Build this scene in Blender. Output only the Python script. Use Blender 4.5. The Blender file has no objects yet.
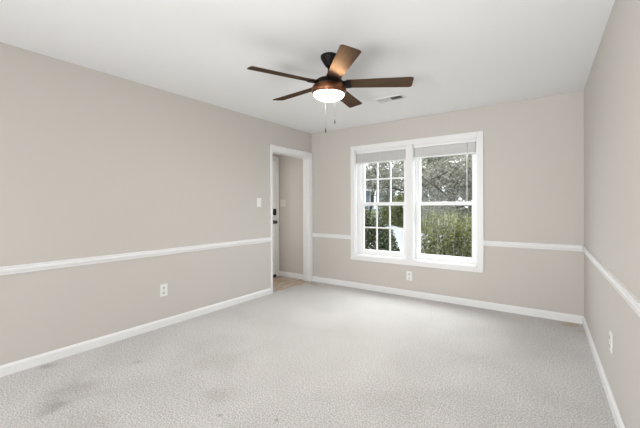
import bpy, bmesh, math, random
from mathutils import Matrix, Vector
import numpy as np

C = bpy.context.scene.collection
SC = bpy.context.scene
R = math.radians

# ------------------------------------------------------------------ camera
F_PX, YAW, HORIZON, CAM_H, ROLL = 323.88, 0.6041, 206.46, 1.2343, 0.0024
cam = bpy.data.objects.new('camera', bpy.data.cameras.new('camera'))
C.objects.link(cam)
cam.data.sensor_width = 36.0
cam.data.sensor_fit = 'HORIZONTAL'
cam.data.lens = F_PX / 640 * 36.0
cam.data.shift_y = -(214 - HORIZON) / 640
cam.data.clip_start = 0.02
cam.data.clip_end = 400
cam.matrix_world = Matrix.Translation((0, 0, CAM_H)) @ Matrix.Rotation(YAW, 4, 'Z') @ Matrix.Rotation(R(90), 4, 'X') @ Matrix.Rotation(-ROLL, 4, 'Z')
SC.camera = cam

# ------------------------------------------------------------------ view, sky, sun, large lights
SC.view_settings.view_transform = 'Standard'
SC.view_settings.look = 'None'
SC.view_settings.gamma = 1.0
SC.view_settings.use_curve_mapping = False
SC.view_settings.exposure = 0.21

world = bpy.data.worlds.new('overcast_sky')
SC.world = world
world.use_nodes = True
bg = world.node_tree.nodes['Background']
bg.inputs['Color'].default_value = (0.88, 0.94, 1.0, 1)
bg.inputs['Strength'].default_value = 5.0

def sun(energy, angle, direction):
    l = bpy.data.lights.new('sun', 'SUN'); l.energy = energy; l.angle = R(angle)
    l.color = (1.0, 0.97, 0.93)
    o = bpy.data.objects.new('sun', l); C.objects.link(o)
    o.rotation_euler = Vector(direction).to_track_quat('-Z', 'Y').to_euler()
def area(name, loc, direction, sx, sy, power, color, spread=180):
    l = bpy.data.lights.new(name, 'AREA'); l.shape = 'RECTANGLE'; l.size = sx; l.size_y = sy
    l.energy = power; l.color = color; l.spread = R(spread)
    o = bpy.data.objects.new(name, l); C.objects.link(o); o.location = loc
    o.rotation_euler = Vector(direction).to_track_quat('-Z', 'Y').to_euler()
sun(4.3, 55, (-0.06, -0.59, -0.80))
area('left_fill_light', (-3.20, -2.3, 1.05), (1.0, 0.50, -0.5), 3.2, 1.8, 118, (0.965, 0.985, 1.0))  # added fill, unseen behind the camera at left; no window is built there
area('right_fill_light', (0.25, -2.0, 1.05), (-1.0, 0.60, -0.1), 2.4, 1.8, 78, (0.965, 0.985, 1.0))  # unseen fill added at right to lift the left wall, no window there
area('ceiling_fill_light', (-0.5, -1.5, 0.7), (0.0, 1.0, 0.46), 0.9, 0.6, 16, (0.965, 0.985, 1.0), 90)  # unseen fill added behind the camera to brighten the far ceiling
area('hall_fill_light', (-3.34, 3.28, 1.35), (-1, 0.6, 0), 0.2, 1.6, 6, (1.0, 0.93, 0.84))  # added fill hidden behind the left wall, brightens the hall and its door

# ------------------------------------------------------------------ measured room
YB, XR, XL, PH = 4.3478, 0.3473, -3.169, 0.0246
H = 2.44
YF = -4.20
WT = 0.15
def rz(a): return Matrix.Rotation(a, 4, 'Z')
# wall frames: local x = out of the wall into the room, local y = along the wall
M_LEFT = Matrix.Translation((XL, YB, 0)) @ rz(-PH)
M_BACK = Matrix.Translation((0, YB, 0)) @ rz(R(-90))
M_RIGHT = Matrix.Translation((XR, 0, 0)) @ rz(R(180))
M_FRONT = Matrix.Translation((0, YF, 0)) @ rz(R(90))
def L(y): return y - YB          # world Y -> left-wall coordinate

# ------------------------------------------------------------------ helpers
def wm(o):
    m = o.matrix_basis.copy()
    return wm(o.parent) @ m if o.parent else m

class MB:
    def __init__(s): s.bm = bmesh.new()
    def box(s, x0, x1, y0, y1, z0, z1, M=None, bevel=0.0, seg=2):
        t = bmesh.new()
        bmesh.ops.create_cube(t, size=1.0)
        bmesh.ops.scale(t, vec=(x1 - x0, y1 - y0, z1 - z0), verts=t.verts)
        bmesh.ops.translate(t, vec=((x0 + x1) / 2, (y0 + y1) / 2, (z0 + z1) / 2), verts=t.verts)
        if bevel:
            bmesh.ops.bevel(t, geom=t.edges[:], offset=bevel, segments=seg, profile=0.6, affect='EDGES')
        s.merge(t, M); return s
    def merge(s, t, M=None):
        if M is not None: t.transform(M)
        me = bpy.data.meshes.new('tmp'); t.to_mesh(me); t.free()
        s.bm.from_mesh(me); bpy.data.meshes.remove(me)
    def prism(s, prof, y0, y1, M=None):
        """profile of (x, z) points swept along local y"""
        t = bmesh.new()
        a = [t.verts.new((x, y0, z)) for x, z in prof]
        b = [t.verts.new((x, y1, z)) for x, z in prof]
        n = len(prof)
        for i in range(n):
            t.faces.new((a[i], a[(i + 1) % n], b[(i + 1) % n], b[i]))
        t.faces.new(a[::-1]); t.faces.new(b)
        bmesh.ops.recalc_face_normals(t, faces=t.faces)
        s.merge(t, M); return s
    def lathe(s, prof, n=48, M=None):
        t = bmesh.new()
        rings = []
        for r, z in prof:
            if r < 1e-6: rings.append([t.verts.new((0, 0, z))])
            else: rings.append([t.verts.new((r * math.cos(2 * math.pi * k / n), r * math.sin(2 * math.pi * k / n), z)) for k in range(n)])
        for a, b in zip(rings, rings[1:]):
            for k in range(n):
                k2 = (k + 1) % n
                if len(a) == 1 and len(b) == 1: continue
                if len(a) == 1: t.faces.new((a[0], b[k], b[k2]))
                elif len(b) == 1: t.faces.new((a[k], a[k2], b[0]))
                else: t.faces.new((a[k], a[k2], b[k2], b[k]))
        for f in t.faces: f.smooth = True
        bmesh.ops.recalc_face_normals(t, faces=t.faces)
        s.merge(t, M); return s
    def tube(s, pts, radii, n=8, M=None):
        t = bmesh.new()
        pts = [Vector(p) for p in pts]
        rings = []
        for i, p in enumerate(pts):
            d = (pts[min(i + 1, len(pts) - 1)] - pts[max(i - 1, 0)]).normalized()
            u = d.orthogonal().normalized() if i == 0 else (u - d * u.dot(d)).normalized()
            v = d.cross(u)
            r = radii[i] if isinstance(radii, (list, tuple)) else radii
            rings.append([t.verts.new(p + (u * math.cos(2 * math.pi * k / n) + v * math.sin(2 * math.pi * k / n)) * r) for k in range(n)])
        for a, b in zip(rings, rings[1:]):
            for k in range(n):
                f = t.faces.new((a[k], a[(k + 1) % n], b[(k + 1) % n], b[k])); f.smooth = True
        t.faces.new(rings[0][::-1]); t.faces.new(rings[-1])
        s.merge(t, M); return s
    def poly_slab(s, pts, z0, z1, M=None, bevel=0.0):
        t = bmesh.new()
        a = [t.verts.new((x, y, z0)) for x, y in pts]; b = [t.verts.new((x, y, z1)) for x, y in pts]
        n = len(pts)
        for i in range(n): t.faces.new((a[i], a[(i + 1) % n], b[(i + 1) % n], b[i]))
        t.faces.new(a[::-1]); t.faces.new(b)
        bmesh.ops.recalc_face_normals(t, faces=t.faces)
        if bevel: bmesh.ops.bevel(t, geom=t.edges[:], offset=bevel, segments=2, affect='EDGES')
        s.merge(t, M); return s
    def build(s, name, mat, parent=None, smooth=False):
        me = bpy.data.meshes.new(name)
        s.bm.to_mesh(me); s.bm.free()
        return link(name, me, mat, parent)

def link(name, me, mat, parent=None):
    o = bpy.data.objects.new(name, me); C.objects.link(o)
    if parent is not None:
        me.transform(wm(parent).inverted()); o.parent = parent
    me.materials.append(mat); me.update()
    return o
def tag(o, label=None, cat=None, group=None, kind=None):
    if label: o['label'] = label
    if cat: o['category'] = cat
    if group: o['group'] = group
    if kind: o['kind'] = kind
    return o
def thing(name, label, cat, M, group=None):
    o = bpy.data.objects.new(name, None); C.objects.link(o)
    o.empty_display_size = 0.1
    o.matrix_basis = M if isinstance(M, Matrix) else Matrix.Translation(M)
    return tag(o, label, cat, group)
def struct(o): o['kind'] = 'structure'; return o
def sroot(name, M=Matrix.Identity(4)):
    o = bpy.data.objects.new(name, None); C.objects.link(o); o.matrix_basis = M; o['kind'] = 'structure'
    return o
def copy_tree(o, parent=None):
    c = o.copy(); C.objects.link(c)
    if parent is not None: c.parent = parent
    for ch in list(o.children): copy_tree(ch, c)
    return c

# ------------------------------------------------------------------ materials
def mat(name, col, rough=0.5, metal=0.0, spec=0.5, bump=None, var=None, emit=None, coat=0.0, trans=0.0):
    m = bpy.data.materials.new(name); m.use_nodes = True
    nt = m.node_tree; b = nt.nodes['Principled BSDF']
    b.inputs['Base Color'].default_value = (*col, 1)
    b.inputs['Roughness'].default_value = rough
    b.inputs['Metallic'].default_value = metal
    b.inputs['Specular IOR Level'].default_value = spec
    b.inputs['Coat Weight'].default_value = coat
    tc = nt.nodes.new('ShaderNodeTexCoord')
    if var:                                    # (scale, amount, second colour)
        n = nt.nodes.new('ShaderNodeTexNoise'); n.inputs['Scale'].default_value = var[0]; n.inputs['Detail'].default_value = 5
        r = nt.nodes.new('ShaderNodeValToRGB')
        r.color_ramp.elements[0].position = 0.5 - var[1]; r.color_ramp.elements[0].color = (*var[2], 1)
        r.color_ramp.elements[1].position = 0.5 + var[1]; r.color_ramp.elements[1].color = (*col, 1)
        nt.links.new(tc.outputs['Object'], n.inputs['Vector']); nt.links.new(n.outputs['Fac'], r.inputs['Fac'])
        nt.links.new(r.outputs['Color'], b.inputs['Base Color'])
    if bump:                                   # (scale, strength, distance)
        n2 = nt.nodes.new('ShaderNodeTexNoise'); n2.inputs['Scale'].default_value = bump[0]; n2.inputs['Detail'].default_value = 3
        bp = nt.nodes.new('ShaderNodeBump'); bp.inputs['Strength'].default_value = bump[1]; bp.inputs['Distance'].default_value = bump[2]
        nt.links.new(tc.outputs['Object'], n2.inputs['Vector']); nt.links.new(n2.outputs['Fac'], bp.inputs['Height'])
        nt.links.new(bp.outputs['Normal'], b.inputs['Normal'])
    if emit:
        b.inputs['Emission Color'].default_value = (*emit[0], 1); b.inputs['Emission Strength'].default_value = emit[1]
    return m

WALL = mat('greige_wall_paint', (0.592, 0.561, 0.523), 0.75, spec=0.3, bump=(220, 0.05, 0.002))
CEIL = mat('white_ceiling_paint', (0.86, 0.865, 0.87), 0.9, spec=0.2, bump=(150, 0.06, 0.002))
TRIM = mat('white_trim_paint', (0.83, 0.83, 0.83), 0.35, spec=0.45)
VINYL = mat('white_vinyl', (0.88, 0.885, 0.89), 0.3)
BLIND = mat('pale_grey_blind', (0.63, 0.635, 0.63), 0.5)
PLATE = mat('white_plastic', (0.83, 0.83, 0.81), 0.35)
SLOT = mat('socket_grey_plastic', (0.68, 0.68, 0.66), 0.4)
IVORY = mat('ivory_plastic', (0.74, 0.70, 0.65), 0.4)
BRONZE = mat('dark_bronze', (0.008, 0.0055, 0.0045), 0.5, metal=0.2, spec=0.2)
COPPER = mat('antique_copper', (0.27, 0.115, 0.052), 0.36, metal=0.85, var=(14, 0.25, (0.17, 0.07, 0.035)))
CHAIN = mat('chain_metal', (0.07, 0.06, 0.05), 0.55, metal=0.3)
BLACK = mat('black_metal', (0.02, 0.02, 0.02), 0.4, metal=0.5)
BOWL = mat('lit_frosted_glass', (0.95, 0.92, 0.86), 0.35, emit=((1.0, 0.96, 0.91), 84))
VENTM = mat('white_vent_enamel', (0.74, 0.74, 0.73), 0.45)
VENTD = mat('vent_painted_shade', (0.05, 0.05, 0.05), 0.8)

def carpet_mat(spots):
    m = bpy.data.materials.new('pale_grey_cut_pile_carpet'); m.use_nodes = True
    nt = m.node_tree; N = nt.nodes.new; K = nt.links.new
    b = nt.nodes['Principled BSDF']; b.inputs['Roughness'].default_value = 0.95
    b.inputs['Specular IOR Level'].default_value = 0.1
    b.inputs['Sheen Weight'].default_value = 0.15
    tc = N('ShaderNodeTexCoord')
    fine = N('ShaderNodeTexNoise'); fine.inputs['Scale'].default_value = 105; fine.inputs['Detail'].default_value = 4; fine.inputs['Roughness'].default_value = 0.7
    K(tc.outputs['Object'], fine.inputs['Vector'])
    ramp = N('ShaderNodeValToRGB')
    ramp.color_ramp.elements[0].position = 0.40; ramp.color_ramp.elements[0].color = (0.43, 0.415, 0.402, 1)
    ramp.color_ramp.elements[1].position = 0.59; ramp.color_ramp.elements[1].color = (0.80, 0.78, 0.765, 1)
    K(fine.outputs['Fac'], ramp.inputs['Fac'])
    col = ramp.outputs['Color']
    # traffic wear: large soft blotches
    big = N('ShaderNodeTexNoise'); big.inputs['Scale'].default_value = 1.6; big.inputs['Detail'].default_value = 6; big.inputs['Distortion'].default_value = 0.6
    K(tc.outputs['Object'], big.inputs['Vector'])
    mr = N('ShaderNodeMapRange'); mr.inputs[1].default_value = 0.3; mr.inputs[2].default_value = 0.65; mr.inputs[3].default_value = 0.90; mr.inputs[4].default_value = 1.03
    K(big.outputs['Fac'], mr.inputs[0])
    mul = N('ShaderNodeMix'); mul.data_type = 'RGBA'; mul.blend_type = 'MULTIPLY'; mul.inputs[0].default_value = 1
    K(col, mul.inputs[6]); K(mr.outputs[0], mul.inputs[7]); col = mul.outputs[2]
    # stains, each with a place and size of its own
    dn = N('ShaderNodeTexNoise'); dn.inputs['Scale'].default_value = 7; dn.inputs['Detail'].default_value = 4
    K(tc.outputs['Object'], dn.inputs['Vector'])
    for (x, y, r, sx, c, amt) in spots:
        mp = N('ShaderNodeMapping'); mp.vector_type = 'TEXTURE'
        mp.inputs['Location'].default_value = (x, y, 0); mp.inputs['Scale'].default_value = (r * sx, r, 1e3)
        mp.inputs['Rotation'].default_value = (0, 0, 0.6)
        K(tc.outputs['Object'], mp.inputs['Vector'])
        ln = N('ShaderNodeVectorMath'); ln.operation = 'LENGTH'; K(mp.outputs[0], ln.inputs[0])
        ad = N('ShaderNodeMath'); ad.operation = 'MULTIPLY_ADD'; ad.inputs[1].default_value = 1.6; K(dn.outputs['Fac'], ad.inputs[0]); K(ln.outputs['Value'], ad.inputs[2])
        fr = N('ShaderNodeMapRange'); fr.interpolation_type = 'SMOOTHSTEP'
        fr.inputs[1].default_value = 0.6; fr.inputs[2].default_value = 1.8; fr.inputs[3].default_value = amt; fr.inputs[4].default_value = 0
        K(ad.outputs[0], fr.inputs[0])
        mx = N('ShaderNodeMix'); mx.data_type = 'RGBA'; mx.blend_type = 'MULTIPLY'
        K(fr.outputs[0], mx.inputs[0]); K(col, mx.inputs[6]); mx.inputs[7].default_value = (*c, 1); col = mx.outputs[2]
    K(col, b.inputs['Base Color'])
    bp = N('ShaderNodeBump'); bp.inputs['Strength'].default_value = 0.75; bp.inputs['Distance'].default_value = 0.012
    K(fine.outputs['Fac'], bp.inputs['Height']); K(bp.outputs['Normal'], b.inputs['Normal'])
    return m
GREY = (0.62, 0.60, 0.57); TAN = (0.86, 0.66, 0.42)
DARK = (0.42, 0.40, 0.37)
CARPET = carpet_mat([
    (-2.51, 0.70, 0.11, 1.5, DARK, 0.5), (-2.60, 0.85, 0.22, 1.2, GREY, 0.45), (-2.15, 0.75, 0.3, 1.3, GREY, 0.3),
    (-1.58, 1.24, 0.022, 1.2, DARK, 0.8), (-1.27, 1.40, 0.021, 1.0, DARK, 0.8), (-1.72, 1.38, 0.13, 1.6, GREY, 0.3),
    (-3.17, 0.86, 0.06, 1.4, DARK, 0.6), (-2.66, 1.30, 0.05, 1.3, GREY, 0.5), (-2.15, 1.64, 0.28, 1.5, GREY, 0.25),
    (-0.80, 2.00, 0.40, 1.5, GREY, 0.22), (-1.75, 2.7, 0.35, 1.4, GREY, 0.15), (0.05, 2.1, 0.3, 1.0, GREY, 0.2),
    (0.24, 4.27, 0.11, 1.6, TAN, 0.85), (0.30, 4.08, 0.07, 1.0, TAN, 0.6),
    (-3.16, 3.98, 0.20, 1.0, (0.88, 0.76, 0.62), 0.7), (-3.02, 4.18, 0.16, 1.0, (0.84, 0.70, 0.55), 0.8)])

def wood_mat(name, c1, c2, rough, scale, stretch, coat=0.0):
    m = bpy.data.materials.new(name); m.use_nodes = True
    nt = m.node_tree; N = nt.nodes.new; K = nt.links.new
    b = nt.nodes['Principled BSDF']; b.inputs['Roughness'].default_value = rough; b.inputs['Coat Weight'].default_value = coat
    b.inputs['Coat Roughness'].default_value = 0.3
    tc = N('ShaderNodeTexCoord'); mp = N('ShaderNodeMapping'); mp.inputs['Scale'].default_value = stretch
    n = N('ShaderNodeTexNoise'); n.inputs['Scale'].default_value = scale; n.inputs['Detail'].default_value = 6; n.inputs['Distortion'].default_value = 0.8
    r = N('ShaderNodeValToRGB'); r.color_ramp.elements[0].position = 0.32; r.color_ramp.elements[0].color = (*c1, 1)
    r.color_ramp.elements[1].position = 0.7; r.color_ramp.elements[1].color = (*c2, 1)
    K(tc.outputs['Object'], mp.inputs['Vector']); K(mp.outputs[0], n.inputs['Vector']); K(n.outputs['Fac'], r.inputs['Fac']); K(r.outputs['Color'], b.inputs['Base Color'])
    return m
BLADE = wood_mat('walnut_blade', (0.024, 0.019, 0.016), (0.054, 0.042, 0.036), 0.44, 3.0, (1.5, 22, 22))
def lacquer(m, fac, col, rough):
    nt = m.node_tree; b = nt.nodes['Principled BSDF']; b.inputs['Specular IOR Level'].default_value = 0.0
    g = nt.nodes.new('ShaderNodeBsdfGlossy'); g.inputs['Color'].default_value = (*col, 1); g.inputs['Roughness'].default_value = rough
    mx = nt.nodes.new('ShaderNodeMixShader'); mx.inputs[0].default_value = fac
    nt.links.new(b.outputs[0], mx.inputs[1]); nt.links.new(g.outputs[0], mx.inputs[2]); nt.links.new(mx.outputs[0], nt.nodes['Material Output'].inputs['Surface'])
lacquer(BLADE, 0.085, (1.0, 0.60, 0.33), 0.33)
PLANK = wood_mat('tan_oak_planks', (0.42, 0.29, 0.18), (0.62, 0.56, 0.49), 0.4, 3.0, (4, 1.6, 1))

def glass_mat():
    m = bpy.data.materials.new('window_glass'); m.use_nodes = True
    nt = m.node_tree; nt.nodes.clear(); N = nt.nodes.new; K = nt.links.new
    out = N('ShaderNodeOutputMaterial'); mix = N('ShaderNodeMixShader'); t = N('ShaderNodeBsdfTransparent'); g = N('ShaderNodeBsdfGlossy')
    t.inputs['Color'].default_value = (0.97, 0.98, 0.975, 1); g.inputs['Roughness'].default_value = 0.02
    mix.inputs[0].default_value = 0.004
    K(t.outputs[0], mix.inputs[1]); K(g.outputs[0], mix.inputs[2]); K(mix.outputs[0], out.inputs['Surface'])
    return m
GLASS = glass_mat()

# ------------------------------------------------------------------ shell
def xl(y): return XL + math.tan(PH) * (y - YB)
HX = -3.886                                   # entry hall, far wall
fl = MB(); fl.poly_slab([(xl(YF) - 0.005, YF), (XR, YF), (XR, YB), (XL - 0.005, YB)], -0.12, 0.0)
struct(fl.build('floor', CARPET))
hf = MB(); hf.poly_slab([(HX, 1.2), (xl(1.2) - 0.007, 1.2), (XL - 0.007, YB), (HX, YB)], -0.12, -0.006)
struct(hf.build('floor_hall', PLANK))
ce = MB(); ce.poly_slab([(HX - .2, YF - .2), (XR + .2, YF - .2), (XR + .2, YB + WT), (HX - .2, YB + WT)], H, H + 0.12)
struct(ce.build('ceiling', CEIL))

DO0, DO1, DOH = L(3.421), L(4.297), 2.043      # doorway opening in the left wall
LT = 0.125
w = MB()
w.box(-LT, 0, L(YF) - .1, DO0, 0, H, M_LEFT); w.box(-LT, 0, DO1, 0.0, 0, H, M_LEFT); w.box(-LT, 0, DO0, DO1, DOH, H, M_LEFT)
struct(w.build('wall_left', WALL))
# back wall with two window openings
WX = [(-2.358, -1.548), (-1.470, -0.662)]; WZ0, WZ1 = 0.492, 2.078
w = MB()
w.box(-WT, 0, HX - .15, WX[0][0], -0.6, H, M_BACK); w.box(-WT, 0, WX[1][1], XR + .15, -0.6, H, M_BACK)
w.box(-WT, 0, WX[0][1], WX[1][0], WZ0, WZ1, M_BACK)
w.box(-WT, 0, WX[0][0], WX[1][1], -0.6, WZ0, M_BACK); w.box(-WT, 0, WX[0][0], WX[1][1], WZ1, H, M_BACK)
struct(w.build('wall_back', WALL))
w = MB(); w.box(-WT, 0, -YB, -YF + .15, 0, H, M_RIGHT); struct(w.build('wall_right', WALL))
w = MB(); w.box(-WT, 0, -XR, 3.55, 0, H, M_FRONT); struct(w.build('wall_front', WALL))
w = MB(); w.box(HX - .15, HX, 1.05, YB, -.01, H); struct(w.build('wall_hall', WALL))
w = MB(); w.box(HX, xl(1.2) - LT, 1.05, 1.2, 0, H); struct(w.build('wall_hall_end', WALL))

# baseboards and chair rails
def base_prof(h=0.080, t=0.015): return [(0, 0), (t, 0), (t, h - 0.018), (t * 0.65, h - 0.006), (t * 0.35, h), (0, h)]
def rail_prof(z, t=0.022): return [(0, z - .063), (t * .45, z - .063), (t * .55, z - .050), (t * .9, z - .038), (t, z - .026), (t * .8, z - .016), (t * .95, z - .008), (t * .8, z), (0, z)]
CAS = 0.066
DCL, DCR, DCT = 0.040, 0.046, 0.074          # visible widths of the doorway casing
def run(name, prof, y0, y1, M):
    b = MB(); b.prism(prof, y0, y1, M); return struct(b.build(name, TRIM))
run('baseboard_left', base_prof(), L(YF), DO0 - DCL, M_LEFT)
run('baseboard_back', base_prof(0.082), XL + 0.018, XR, M_BACK)
run('baseboard_right', base_prof(0.078), -YB + 0.015, -YF, M_RIGHT)
run('baseboard_hall', base_prof(0.085), HX, XL - LT, M_BACK)
run('trim_1', rail_prof(0.800), L(YF), DO0 - DCL, M_LEFT)
run('trim_2', rail_prof(0.796), XL + 0.018, WX[0][0] - CAS, M_BACK)
run('trim_3', rail_prof(0.820), WX[1][1] + CAS, XR, M_BACK)
run('trim_4', rail_prof(0.820), -YB + 0.02, -YF, M_RIGHT)

# doorway casing and jamb
tr = MB()
tr.box(0, .016, DO0 - DCL, DO0 - .001, 0, DOH + DCT, M_LEFT, .004)
tr.box(0, .016, DO1 - .004, DO1 + DCR, 0, DOH + DCT, M_LEFT, .004)
tr.box(0, .016, DO0 - .001, DO1 - .004, DOH - .004, DOH + DCT, M_LEFT, .004)
tr.box(.012, .022, DO0 - DCL, DO0 - DCL + .014, 0, DOH + DCT, M_LEFT, .004)
tr.box(.012, .022, DO1 + DCR - .014, DO1 + DCR, 0, DOH + DCT, M_LEFT, .004)
tr.box(.012, .022, DO0 - DCL, DO1 + DCR, DOH + DCT - .014, DOH + DCT, M_LEFT, .004)
struct(tr.build('trim_5', TRIM))
tr = MB()
tr.box(-LT - .004, .004, DO0 - .012, DO0 + .004, 0, DOH, M_LEFT, .002)
tr.box(-LT - .004, .004, DO1 - .018, DO1 + .001, 0, DOH, M_LEFT, .002)
tr.box(-LT - .004, .004, DO0, DO1, DOH - .018, DOH + .001, M_LEFT, .002)
tr.box(-.075, -.04, DO1 - .030, DO1 - .016, 0, DOH - .018, M_LEFT, .002)
struct(tr.build('trim_6', TRIM))

# front door on the hall wall, closed, with its casing
tr = MB(); M_H = Matrix.Translation((HX, 0, 0))
tr.box(0, .02, 4.255, 4.325, 0, 2.115, M_H, .004); tr.box(0, .02, 3.24, 3.31, 0, 2.115, M_H, .004); tr.box(0, .02, 3.31, 4.255, 2.045, 2.115, M_H, .004)
struct(tr.build('trim_7', TRIM))
d = MB(); d.box(0, .010, 3.315, 4.25, 0.015, 2.04, M_H, .003)
for z0, z1 in ((.2, .75), (.9, 1.4), (1.5, 1.9)):
    for y0, y1 in ((3.43, 3.74), (3.83, 4.13)):
        d.box(.008, .016, y0, y1, z0, z1, M_H, .006)
door = struct(d.build('door_1', VINYL))
k = MB(); k.lathe([(0, 0), (.033, 0), (.033, .012), (.02, .02), (.0, .03)], 20, M_H @ Matrix.Translation((.010, 4.19, 1.13)) @ Matrix.Rotation(R(90), 4, 'Y'))
k.box(.01, .045, 4.172, 4.225, 1.085, 1.195, M_H, .006); k.build('deadbolt', BLACK, door)
k = MB(); k.box(.0, .018, 3.315, 4.25, .004, .045, M_H, .002); k.build('door_sweep', BLACK, door)
k = MB(); k.lathe([(0, 0), (.034, 0), (.034, .01), (.013, .016), (.013, .04), (.028, .05), (.03, .062), (.02, .075), (0, .078)], 20, M_H @ Matrix.Translation((.010, 4.19, .965)) @ Matrix.Rotation(R(90), 4, 'Y')); k.build('door_knob', CHAIN, door)

# ------------------------------------------------------------------ windows
tr = MB()
x0, x1 = WX[0][0], WX[1][1]
for (a, b, c, e) in ((x0 - CAS, x0 + .004, WZ0 - CAS, WZ1 + CAS), (x1 - .004, x1 + CAS, WZ0 - CAS, WZ1 + CAS),
                     (x0 + .004, x1 - .004, WZ1 - .004, WZ1 + CAS), (x0 + .004, x1 - .004, WZ0 - CAS, WZ0 + .004),
                     (WX[0][1] - .004, WX[1][0] + .004, WZ0 + .004, WZ1 - .004)):
    tr.box(0, .018, a, b, c, e, M_BACK, .004)
struct(tr.build('trim_8', TRIM))
def window(name, xa, xb, grid, extra=0.0):
    root = sroot(name, M_BACK @ Matrix.Translation((-.08, (xa + xb) / 2, WZ0)))
    f = MB()                                          # jamb liner, all four sides
    f.box(-WT, .003, xa - .001, xa + .016, WZ0, WZ1, M_BACK); f.box(-WT, .003, xb - .016, xb + .001, WZ0, WZ1, M_BACK)
    f.box(-WT, .003, xa, xb, WZ1 - .016, WZ1 + .001, M_BACK); f.box(-WT, .003, xa, xb, WZ0 - .001, WZ0 + .016, M_BACK)
    f.box(-.145, -.075, xa + .014, xa + .034, WZ0 + .01, WZ1 - .01, M_BACK); f.box(-.145, -.075, xb - .034, xb - .014, WZ0 + .01, WZ1 - .01, M_BACK)
    f.box(-.145, -.070, xa + .014, xb - .014, WZ1 - .04, WZ1 - .014, M_BACK); f.box(-.145, -.070, xa + .014, xb - .014, WZ0 + .014, WZ0 + .032, M_BACK)
    f.build('window_frame', VINYL, root)
    if extra: f = MB(); f.box(-.145, -.072, xa + .03, xa + .034 + extra, WZ0 + .014, WZ1 - .014, M_BACK, .003); f.build('track_liner', VINYL, root)
    ia, ib = xa + .030 + extra, xb - .030
    mid = 1.272
    for upper in (False, True):
        n0, n1 = (-.140, -.112) if upper else (-.108, -.080)
        za, zb = (mid - .028, WZ1 - .036) if upper else (WZ0 + .030, mid + .022)
        s = MB(); st = .050
        bz = .048 if upper else .062; tz = .055 if upper else .046
        s.box(n0, n1, ia, ia + st, za, zb, M_BACK, .003); s.box(n0, n1, ib - st, ib, za, zb, M_BACK, .003)
        s.box(n0, n1, ia + st, ib - st, za, za + bz, M_BACK, .003); s.box(n0, n1, ia + st, ib - st, zb - tz, zb, M_BACK, .003)
        sash = s.build('sash', VINYL, root)
        nm = (n0 + n1) / 2
        g = MB(); g.box(nm - .003, nm + .003, ia + st - .005, ib - st + .005, za + bz - .005, zb - tz + .005, M_BACK); g.build('pane', GLASS, sash)
        if grid:
            m = MB(); ga, gb = ia + st, ib - st; gz0, gz1 = za + bz, zb - tz
            if upper: gz1 = zb - tz
            for i in (1, 2):
                x = ga + (gb - ga) * i / 3; m.box(nm - .009, nm + .009, x - .010, x + .010, gz0 - .004, gz1 + .004, M_BACK, .002)
            z = (gz0 + gz1) / 2
            m.box(nm - .0085, nm + .0085, ga - .004, gb + .004, z - .010, z + .010, M_BACK, .002)
            m.build('muntin_grid', VINYL, sash)
        else:
            l = MB(); 
            if not upper:
                l.box(n1 - .002, n1 + .018, (ia + ib) / 2 - .03, (ia + ib) / 2 + .03, zb - .004, zb + .006, M_BACK, .003); l.build('sash_lock', VINYL, sash)
window('window_1', *WX[0], True, .034)
window('window_2', *WX[1], False)

def blind(xa, xb, label, wand, zbot):
    root = thing('window_blind', label, 'blind', M_BACK @ Matrix.Translation((-.035, (xa + xb) / 2, WZ1 - .02)), 'raised blinds at the top of the window')
    a, b = xa + .020, xb - .020
    h = MB(); h.box(-.058, -.012, a, b, WZ1 - .052, WZ1 - .017, M_BACK, .003); h.build('headrail', VINYL, root)
    s = MB(); n = 26; zt = WZ1 - .056; zb = zbot + .020
    for i in range(n):
        z = zt - (zt - zb) * (i + .5) / n
        dx = .0015 * math.sin(i * 2.1)
        s.prism([(-.060 + dx, z - .0021), (-.035 + dx, z - .0012), (-.010 + dx, z - .0021), (-.010 + dx, z + .0021), (-.035 + dx, z + .0028), (-.060 + dx, z + .0021)], a + .004, b - .004, M_BACK)
    s.build('slat_stack', BLIND, root)
    r = MB(); r.box(-.062, -.008, a + .002, b - .002, zbot, zbot + .018, M_BACK, .004); r.build('bottom_rail', VINYL, root)
    for q in (.12, .5, .88):
        c = MB(); x = a + (b - a) * q; c.tube([M_BACK @ Vector((-.0085, x, WZ1 - .05)), M_BACK @ Vector((-.0075, x, zbot + .01))], .0012, 6)
        c.build('lift_cord', VINYL, root)
    if wand:
        wd = MB(); wd.tube([M_BACK @ Vector((-.006, wand, WZ1 - .045)), M_BACK @ Vector((-.004, wand, 1.30))], .0048, 8); wd.build('tilt_wand', VINYL, root)
blind(*WX[0], 'raised pale grey blind above the grid-paned left window', None, 1.872)
blind(*WX[1], 'raised pale grey blind with long tilt wand above the right window', -0.783, 1.884)

# ------------------------------------------------------------------ ceiling fan
FX, FY = -1.417, 2.181
FX += .006 * math.cos(YAW); FY += .006 * math.sin(YAW)
fan = thing('ceiling_fan', 'dark bronze five-blade ceiling fan with brown wood blades and lit bowl light', 'ceiling fan', (FX, FY, H))
TF = Matrix.Translation((FX, FY, 0))
axis = Vector((math.cos(YAW), math.sin(YAW), 0))
VIEW = Vector((-math.sin(YAW), math.cos(YAW), 0))
TILT = Matrix.Translation((FX, FY, H - .05 - .022)) @ Matrix.Rotation(R(1.2), 4, VIEW) @ Matrix.Rotation(R(1.6), 4, axis) @ Matrix.Translation((-FX, -FY, -(H - .05)))
TB = TILT @ TF
b = MB(); b.lathe([(0, H), (.071, H), (.071, H - .014), (.066, H - .026), (.046, H - .060), (.030, H - .084), (.022, H - .090), (0, H - .090)], 40, TF); b.build('canopy', BRONZE, fan)
b = MB(); b.lathe([(0, H - .07), (.0135, H - .07), (.0135, 2.268), (0, 2.268)], 20, TB); b.build('downrod', BRONZE, fan)
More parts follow.
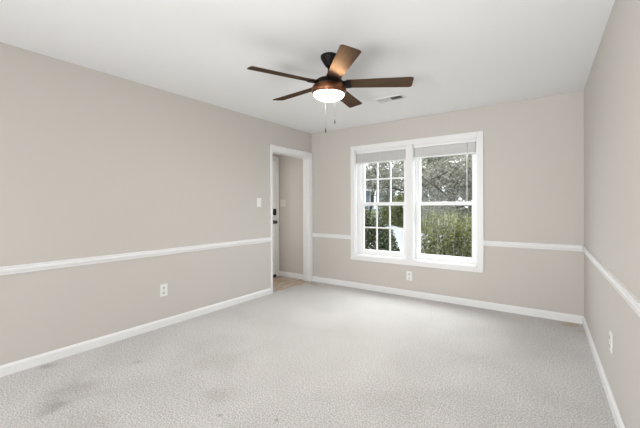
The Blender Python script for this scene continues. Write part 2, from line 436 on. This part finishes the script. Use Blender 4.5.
b = MB(); b.lathe([(0, 2.305), (.022, 2.305), (.030, 2.288), (.055, 2.282), (.094, 2.272), (.112, 2.258), (.118, 2.236), (.120, 2.222), (0, 2.222)], 56, TB); b.build('motor_housing', BRONZE, fan)
b = MB(); b.lathe([(.100, 2.2235), (.126, 2.2235), (.134, 2.214), (.139, 2.196), (.1385, 2.176), (.131, 2.158), (.124, 2.155), (.122, 2.162), (.100, 2.175), (.100, 2.2235)], 56, TB); b.build('light_ring', COPPER, fan)
b = MB(); b.lathe([(.1235 * math.cos(t), 2.164 - .056 * math.sin(t)) for t in np.linspace(0.05, math.pi / 2 - .001, 14)] + [(0, 2.108)], 56, TB); b.build('glass_bowl', BOWL, fan)
def blade_pts():
    pts = []
    def arc(cx, cy, r, a0, a1, n=5):
        for k in range(n + 1):
            t = a0 + (a1 - a0) * k / n; pts.append((cx + r * math.cos(t), cy + r * math.sin(t)))
    r0, r1, w0, w1 = .135, .655, .055, .069
    arc(r0 + .015, -w0 + .015, .015, math.pi, 1.5 * math.pi)
    arc(r1 - .022, -w1 + .022, .022, -.5 * math.pi, 0)
    arc(r1 - .022, w1 - .022, .022, 0, .5 * math.pi)
    arc(r0 + .015, w0 - .015, .015, .5 * math.pi, math.pi)
    return pts
PITCH = R(-12)
for kx in range(5):
    a = R(27 + 72 * kx)
    Mb = TILT @ Matrix.Translation((FX, FY, 2.238)) @ rz(a) @ Matrix.Rotation(PITCH, 4, 'X')
    t = MB(); t.poly_slab(blade_pts(), -.003, .003, None, .0012)
    me = bpy.data.meshes.new('blade'); t.bm.to_mesh(me); t.bm.free(); me.materials.append(BLADE)
    bl = bpy.data.objects.new('blade', me); C.objects.link(bl); bl.parent = fan
    bl.matrix_basis = wm(fan).inverted() @ Mb
    t = MB(); t.poly_slab([(.085, -.022), (.15, -.040), (.200, -.030), (.212, 0), (.200, .030), (.15, .040), (.085, .022)], .0035, .0085, Mb, .001)
    t.poly_slab([(.085, -.022), (.135, -.050), (.176, -.050), (.180, .0), (.176, .050), (.135, .050), (.085, .022)], -.0095, -.0035, Mb, .001)
    t.build('blade_bracket', BRONZE, bl)
def chain(pxx, zend, r):
    # hangs from the light ring rim, r metres off the fan axis along the camera's right
    ax = Vector((math.cos(YAW), math.sin(YAW), 0)); dp = Vector((-math.sin(YAW), math.cos(YAW), 0))
    p = Vector((FX, FY, 0)) + ax * pxx + dp * r
    c = MB(); c.tube([(p.x, p.y, 2.185), (p.x, p.y, zend)], .0008, 6)
    z = 2.18
    while z > zend:
        c.lathe([(0, z + .002), (.0012, z + .001), (.0012, z - .001), (0, z - .002)], 6, Matrix.Translation((p.x, p.y, 0))); z -= .012
    ch = c.build('pull_chain', CHAIN, fan)
    q = MB(); q.lathe([(0, zend + .006), (.003, zend + .004), (.0055, zend - .004), (.006, zend - .03), (.004, zend - .036), (0, zend - .037)], 12, Matrix.Translation((p.x, p.y, 0))); q.build('fob', BLACK, ch)
chain(-.030, 1.893, .130)
chain(.048, 1.966, .124)

# ------------------------------------------------------------------ ceiling vent
VX, VY = -1.408, 3.43
v = thing('ceiling_vent', 'white two-way metal air vent in ceiling beyond the fan', 'vent', (VX, VY, H))
MV = Matrix.Translation((VX, VY, H))
b = MB()
hx, hy = .158, .072
b.box(-hx, hx, -hy, -hy + .022, -.008, 0, MV, .002); b.box(-hx, hx, hy - .022, hy, -.008, 0, MV, .002)
b.box(-hx, -hx + .022, -hy + .022, hy - .022, -.008, 0, MV, .002); b.box(hx - .022, hx, -hy + .022, hy - .022, -.008, 0, MV, .002)
b.box(-.006, .006, -hy + .02, hy - .02, -.007, 0, MV, .001)
b.build('frame', VENTM, v)
b = MB(); b.box(-hx + .02, hx - .02, -hy + .02, hy - .02, -.002, -.0005, MV); b.build('duct_shade_sheet', VENTD, v)  # dark sheet under the solid ceiling, painting the shade of a duct
for sgn in (-1, 1):
    b = MB()
    for i in range(11):
        x = sgn * (.012 + i * .0112)
        b.box(-.0055, .0055, -hy + .021, hy - .021, -.0005, .0005, MV @ Matrix.Translation((x, 0, -.0055)) @ Matrix.Rotation(R(42), 4, 'Y') if sgn > 0 else MV @ Matrix.Translation((x, 0, -.0055)) @ Matrix.Rotation(R(-42), 4, 'Y'))
    b.build('louver_set', VENTM, v)

# ------------------------------------------------------------------ outlets and switches (local x = out of the wall)
def outlet_proto(M, label):
    o = thing('wall_outlet', label, 'outlet', M, 'white wall outlets')
    p = MB(); p.box(0, .006, -.039, .039, -.062, .062, M, .003); p.build('plate', PLATE, o)
    for z in (-.027, .027):
        s = MB(); s.lathe([(0, 0), (.0165, 0), (.0165, .0085), (.0155, .0095), (0, .0095)], 24, M @ Matrix.Translation((0, 0, z)) @ Matrix.Rotation(R(90), 4, 'Y')); so = s.build('socket', SLOT, o)
        t = MB(); t.box(.009, .0102, -.008, -.0055, z - .003, z + .008, M); t.box(.009, .0102, .0055, .008, z - .003, z + .008, M)
        t.box(.009, .0102, -.002, .002, z - .010, z - .006, M); t.build('slots', BLACK, so)
    s = MB(); s.lathe([(0, .006), (.004, .006), (.003, .0075), (0, .0075)], 12, M @ Matrix.Rotation(R(90), 4, 'Y')); s.build('screw', CHAIN, o)
    return o
op = outlet_proto(M_LEFT @ Matrix.Translation((0, L(1.834), .374)), 'white outlet low on the left wall, beneath the chair rail')
for M, lb in ((M_BACK @ Matrix.Translation((0, -1.516, .279)), 'white outlet on the back wall under the window'),
              (M_RIGHT @ Matrix.Translation((0, -2.69, .387)), 'white outlet on the right wall, above its baseboard')):
    o = copy_tree(op); o.matrix_basis = M; o['label'] = lb
def switch(M, n, m_, label):
    o = thing('light_switch', label, 'light switch', M)
    hw = .038 + .023 * (n - 1)
    p = MB(); p.box(0, .006, -hw, hw, -.060, .060, M, .003); p.build('plate', m_, o)
    for i in range(n):
        y = (i - (n - 1) / 2) * .046
        t = MB(); t.box(.004, .0075, y - .0055, y + .0055, -.012, .012, M, .001)
        t.box(0, .016, y - .004, y + .004, -.004, .004, M @ Matrix.Translation((.004, 0, 0)) @ Matrix.Rotation(R(-25), 4, 'Y'), .001); t.build('toggle', m_, o)
switch(M_LEFT @ Matrix.Translation((0, L(3.165), 1.292)), 1, PLATE, 'white light switch on the left wall beside the doorway')
switch(M_BACK @ Matrix.Translation((0, -3.795, 1.296)), 2, IVORY, 'ivory double light switch on hallway wall seen through the doorway')

# ------------------------------------------------------------------ outdoors
rng = np.random.default_rng(7)
random.seed(11)
def gz(y): return -0.55 + 0.052 * max(0.0, y - 7.0) if y < 34 else -0.55 + 0.052 * 27
GRASS = mat('winter_lawn', (0.05, 0.065, 0.027), 0.95, spec=0.1, var=(3.0, 0.2, (0.075, 0.08, 0.04)), bump=(60, .5, .03))
CONC = mat('pale_concrete', (0.26, 0.265, 0.275), 0.9, spec=0.2, var=(2.5, 0.25, (0.21, 0.215, 0.22)))
BARK = mat('dark_bark', (0.060, 0.050, 0.042), 0.95, spec=0.1, var=(9, 0.2, (0.035, 0.03, 0.026)))
STEMM = mat('grey_brown_stems', (0.30, 0.275, 0.24), 0.9, spec=0.1)
def leaf_mat(name, c1, c2, c3):
    c1, c2, c3 = [tuple((0.55 if 'hedge' in name or 'ever' in name or 'yellow' in name else 0.75) * v for v in c) for c in (c1, c2, c3)]
    m = bpy.data.materials.new(name); m.use_nodes = True
    nt = m.node_tree; N = nt.nodes.new; K = nt.links.new
    b = nt.nodes['Principled BSDF']; b.inputs['Roughness'].default_value = 0.55; b.inputs['Specular IOR Level'].default_value = 0.3
    g = N('ShaderNodeNewGeometry'); r = N('ShaderNodeValToRGB')
    r.color_ramp.elements[0].color = (*c1, 1); r.color_ramp.elements[1].color = (*c3, 1)
    e = r.color_ramp.elements.new(0.5); e.color = (*c2, 1)
    K(g.outputs['Random Per Island'], r.inputs['Fac']); K(r.outputs['Color'], b.inputs['Base Color'])
    t = N('ShaderNodeBsdfTranslucent'); K(r.outputs['Color'], t.inputs['Color'])
    mx = N('ShaderNodeMixShader'); mx.inputs[0].default_value = 0.3
    K(b.outputs[0], mx.inputs[1]); K(t.outputs[0], mx.inputs[2]); K(mx.outputs[0], nt.nodes['Material Output'].inputs['Surface'])
    return m
LEAF_HEDGE = leaf_mat('hedge_leaves', (0.10, 0.115, 0.03), (0.22, 0.235, 0.07), (0.34, 0.33, 0.15))
LEAF_EVER = leaf_mat('evergreen_leaves', (0.03, 0.045, 0.02), (0.07, 0.09, 0.035), (0.14, 0.15, 0.07))
LEAF_TREE = leaf_mat('sparse_tree_leaves', (0.09, 0.08, 0.06), (0.21, 0.20, 0.145), (0.50, 0.48, 0.42))
LEAF_LIME = leaf_mat('yellow_green_leaves', (0.13, 0.145, 0.045), (0.20, 0.21, 0.08), (0.26, 0.25, 0.12))
LEAF_FAR = leaf_mat('grey_green_leaves', (0.12, 0.125, 0.105), (0.22, 0.22, 0.18), (0.50, 0.50, 0.46))

def leaves(name, pts, size, m, parent, aspect=0.55):
    """one mesh of diamond leaves folded along the midrib"""
    n = len(pts); pts = np.asarray(pts, float)
    d = rng.normal(size=(n, 3)); d /= np.linalg.norm(d, axis=1)[:, None]
    e = rng.normal(size=(n, 3)); e = np.cross(d, e); e /= np.linalg.norm(e, axis=1)[:, None]
    nn = np.cross(d, e)
    s = size * rng.uniform(.6, 1.4, size=(n, 1))
    V = np.stack([pts - d * s, pts + e * s * aspect + nn * s * .15, pts + d * s, pts - e * s * aspect + nn * s * .15], 1).reshape(-1, 3)
    Fc = [(4 * i, 4 * i + 1, 4 * i + 2) for i in range(n)] + [(4 * i, 4 * i + 2, 4 * i + 3) for i in range(n)]
    me = bpy.data.meshes.new(name); me.from_pydata(V.tolist(), [], Fc)
    return link(name, me, m, parent)

g = bpy.data.meshes.new('lawn')
ys = [YB + WT, 7.0, 34.0, 90.0]
V = []; Fc = []
for y in ys: V += [(-90, y, gz(y)), (70, y, gz(y))]
for i in range(3): Fc.append((2 * i, 2 * i + 1, 2 * i + 3, 2 * i + 2))
g.from_pydata(V, [], Fc); struct(link('lawn', g, GRASS))
def ground_strip(name, pts, thick, m):
    me = bpy.data.meshes.new(name)
    n = len(pts)
    V = [(x, y, gz(y) + thick) for x, y in pts] + [(x, y, gz(y) - .05) for x, y in pts]
    Fc = [tuple(range(n))] + [(i, i + n, (i + 1) % n + n, (i + 1) % n) for i in range(n)]
    me.from_pydata(V, [], Fc); return struct(link(name, me, m))
ground_strip('driveway', [(-6.6, 10.5), (-3.2, 10.5), (-3.2, 15.0), (-5.6, 16.0), (-12.0, 25.0), (-17.5, 32.0), (-21.0, 32.0), (-15.5, 24.0), (-9.6, 17.0)], .03, CONC)
ground_strip('walkway', [(-3.2, 9.4), (2.6, 9.4), (2.6, 15.5), (-3.2, 15.5)], .03, CONC)

# hedge in front of the right-hand window
hy0, hy1, hxa, hxb, htop = 6.9, 7.9, -2.25, 0.9, 1.22
hd = thing('hedge', 'leafy green hedge with bare upright stems outside the right window', 'hedge', (-.9, 7.4, gz(7.4)))
clumps = []
for i in range(34):
    x = hxa + (hxb - hxa) * (i + random.uniform(.1, .9)) / 34; y = random.uniform(hy0 + .15, hy1 - .15)
    st = MB()
    for j in range(4):
        lean = random.gauss(0, .15); ly = random.gauss(0, .12); h = random.uniform(.9, 1.7)
        p0 = Vector((x + random.gauss(0, .03), y + random.gauss(0, .03), gz(y) - .03)); p = [p0]
        for q in (.3, .6, 1.0): p.append(p0 + Vector((lean * q * 1.2 + random.gauss(0, .02), ly * q, h * q)))
        st.tube(p, [.015, .013, .010, .005], 5)
        clumps += [(p[1], p[2]), (p[2], p[3]), (p[2], p[3])]
    st.build('stem', STEMM, hd)
P = []
while len(P) < 15000:
    a, b_ = random.choice(clumps); t = random.random(); c = a.lerp(b_, t)
    z = c.z + random.gauss(0, .08)
    if z < -0.15 + .2 * random.random(): continue
    if random.random() > (0.22 + 0.78 * min(1, max(0, (z + .1) / 1.0))): continue
    if z > htop + random.gauss(0, .05): continue
    P.append((c.x + random.gauss(0, .065), c.y + random.gauss(0, .09), z))
leaves('foliage', P, .030, LEAF_HEDGE, hd)

def dome(name, label, cat, cx, cy, rx, ry, top, m, n, size, group=None, base=None):
    b0 = gz(cy) if base is None else base
    o = thing(name, label, cat, (cx, cy, gz(cy)), group)
    P = []
    for _ in range(n):
        d = rng.normal(size=3); d[2] = abs(d[2]); d /= np.linalg.norm(d); r = rng.uniform(.55, 1.0) ** .5
        bump = 1 + .10 * math.sin(7 * d[0] + 3 * d[2] + cx) * math.cos(6 * d[1] + 2 * cy)
        P.append((cx + d[0] * rx * r * bump, cy + d[1] * ry * r * bump, b0 + d[2] * (top - b0) * r * bump))
    leaves('foliage', P, size, m, o)
    st = MB()
    for j in range(7):
        aa = j * 2 * math.pi / 7
        st.tube([(cx, cy, gz(cy) - .03), (cx + .25 * rx * math.cos(aa), cy + .25 * ry * math.sin(aa), b0 + .4 * (top - b0)), (cx + .6 * rx * math.cos(aa), cy + .6 * ry * math.sin(aa), b0 + .75 * (top - b0))], [.03, .02, .008], 5)
    st.build('stem', BARK, o)
    return o
dome('evergreen_shrub', 'dark rounded evergreen shrub outside the left window', 'shrub', -4.05, 7.6, 1.15, 1.0, 1.25, LEAF_EVER, 17000, .034)
dome('lime_shrub', 'yellow-green shrub behind the driveway outside the left window', 'shrub', -7.2, 20.0, 1.6, 1.5, 1.95, LEAF_LIME, 3500, .10)

def tree(label, x, y, h, spread, m, nleaf, size, seed, name='tree', trunk_r=.10, fork=.35, group=None):
    rr = random.Random(seed)
    o = thing(name, label, 'tree', (x, y, gz(y)), group)
    tb = MB(); tips = []
    def grow(p, d, ln, r, depth):
        pts = [p]; dd = d.copy()
        for k in range(3):
            dd = (dd + Vector((rr.gauss(0, .16), rr.gauss(0, .16), rr.gauss(.04, .10)))).normalized()
            pts.append(pts[-1] + dd * ln / 3)
        tb.tube(pts, [r, r * .88, r * .76, r * .62], 6 if depth < 2 else 4)
        if depth >= 2: tips.append((pts[0], pts[-1]))
        if depth < 5:
            for k in range(rr.choice((2, 3)) if depth else 4):
                s = Vector((rr.gauss(0, 1), rr.gauss(0, 1), rr.gauss(.25, .5))).normalized()
                nd = (dd * (1 - spread) + s * spread).normalized()
                grow(pts[-1] if k else pts[2], nd, ln * rr.uniform(.62, .85), r * .58, depth + 1)
    grow(Vector((x, y, gz(y) - .1)), Vector((rr.gauss(0, .06), rr.gauss(0, .06), 1)).normalized(), h * fork, trunk_r, 0)
    tb.build('trunk', BARK, o)
    P = []
    for _ in range(nleaf):
        a, b_ = rr.choice(tips); c = a.lerp(b_, rr.random()); g_ = h * .035
        P.append((c.x + rr.gauss(0, g_), c.y + rr.gauss(0, g_), c.z + rr.gauss(0, g_)))
    leaves('foliage', P, size, m, o)
    return o
tree('dark-branched tree with thin leaves right behind the hedge', -2.05, 10.6, 5.2, .62, LEAF_TREE, 16000, .034, 3, trunk_r=.065)
tree('thinly leaved tree further right beyond the hedge', -0.2, 13.2, 6.0, .6, LEAF_TREE, 18000, .045, 8, trunk_r=.08)
tree('sparse tree between the houses and the right window', -5.4, 15.6, 6.0, .6, LEAF_TREE, 15000, .05, 21, trunk_r=.08)
tree('bare-branched tree in front of the grey house', -10.3, 21.0, 7.5, .58, LEAF_FAR, 7000, .06, 30)
for i, (x, y, h_) in enumerate(((-6.0, 27, 7.5), (-1.5, 24, 7.5), (2.2, 20, 7), (-3.6, 33, 8.5), (3.5, 34, 9), (-9.0, 35, 8.0))):
    tree(['grey-green tree standing right of the grey house', 'tall grey-green tree far beyond the hedge', 'grey-green tree beyond the right end of the hedge', 'distant grey-green tree behind the tall one', 'distant grey-green tree at far right', 'distant grey-green tree beside the house gable'][i], x, y, h_, .6, LEAF_FAR, 24000, .095, 50 + i, trunk_r=.13)

for i, (cx, cy, rx, top, lb) in enumerate(((-2.6, 17.2, 1.9, 3.6, 'broad grey-green bush beyond the left part of the hedge'), (1.0, 16.6, 1.7, 3.2, 'broad grey-green bush beyond the right part of the hedge'), (-5.7, 19.2, 1.3, 3.3, 'narrow grey-green bush beyond the left end of the hedge'), (-8.4, 21.8, 1.5, 4.3, 'tall grey-green bush between the house and the big tree, behind the driveway'))):
    dome('bush', lb, 'shrub', cx, cy, rx, 1.2, top, LEAF_FAR, 9000, .07)

# neighbouring house beyond the driveway
SIDING = mat('blue_grey_siding', (0.20, 0.23, 0.27), 0.8)
ROOFM = mat('grey_shingles', (0.20, 0.205, 0.215), 0.9, var=(6, .2, (.14, .14, .15)))
WHITE = mat('white_house_trim', (0.60, 0.61, 0.62), 0.6)
DARKGL = mat('dark_house_glass', (0.05, 0.06, 0.08), 0.1)
HXc, HYc = -19.2, 33.5
hz_ = gz(34)
house = thing('house', 'blue-grey house with white porch columns outside the left window', 'house', Matrix.Translation((HXc, HYc, hz_)) @ rz(R(28)))
MH = wm(house)
b = MB(); b.box(-5.5, 5.5, 0, 7, -.4, 2.9, MH); b.prism([(0, 2.9), (7, 2.9), (3.5, 4.7)], -5.3, 5.3, MH @ Matrix(((0, 1, 0, 0), (1, 0, 0, 0), (0, 0, 1, 0), (0, 0, 0, 1)))); b.build('wall', SIDING, house)
b = MB()
for sgn in (0, 1):
    sw = Matrix(((0, 1, 0, 0), (1, 0, 0, 0), (0, 0, 1, 0), (0, 0, 0, 1)))
    if not sgn: b.prism([(-1.9, 2.35), (3.5, 4.85), (3.5, 5.0), (-1.95, 2.5)], -5.8, 5.8, MH @ sw)
    else: b.prism([(7.6, 2.65), (3.5, 4.85), (3.5, 5.0), (7.65, 2.8)], -5.8, 5.8, MH @ sw)
b.build('roof', ROOFM, house)
b = MB(); b.box(-5.5, 5.5, -1.8, 0, -.4, .1, MH); b.build('porch', CONC, house)
b = MB(); b.box(-5.6, 5.6, -1.8, -1.6, 2.12, 2.38, MH); b.build('porch_beam', WHITE, house)
for i in range(6):
    x = -5.3 + i * 2.12
    b = MB(); b.box(x - .11, x + .11, -1.8, -1.58, .1, 2.12, MH); b.box(x - .16, x + .16, -1.85, -1.53, .1, .25, MH); b.build('column', WHITE, house)
for x in (-4.2, -2.1, 1.1, 3.2):
    b = MB(); b.box(x - .55, x + .55, -.06, .02, .75, 2.15, MH); f = b.build('window', WHITE, house)
    b = MB(); b.box(x - .45, x + .45, -.08, -.05, .85, 2.05, MH); b.build('pane', DARKGL, f)
b = MB(); b.box(-.75, .25, -.06, .02, .1, 2.15, MH); b.build('door', WHITE, house)
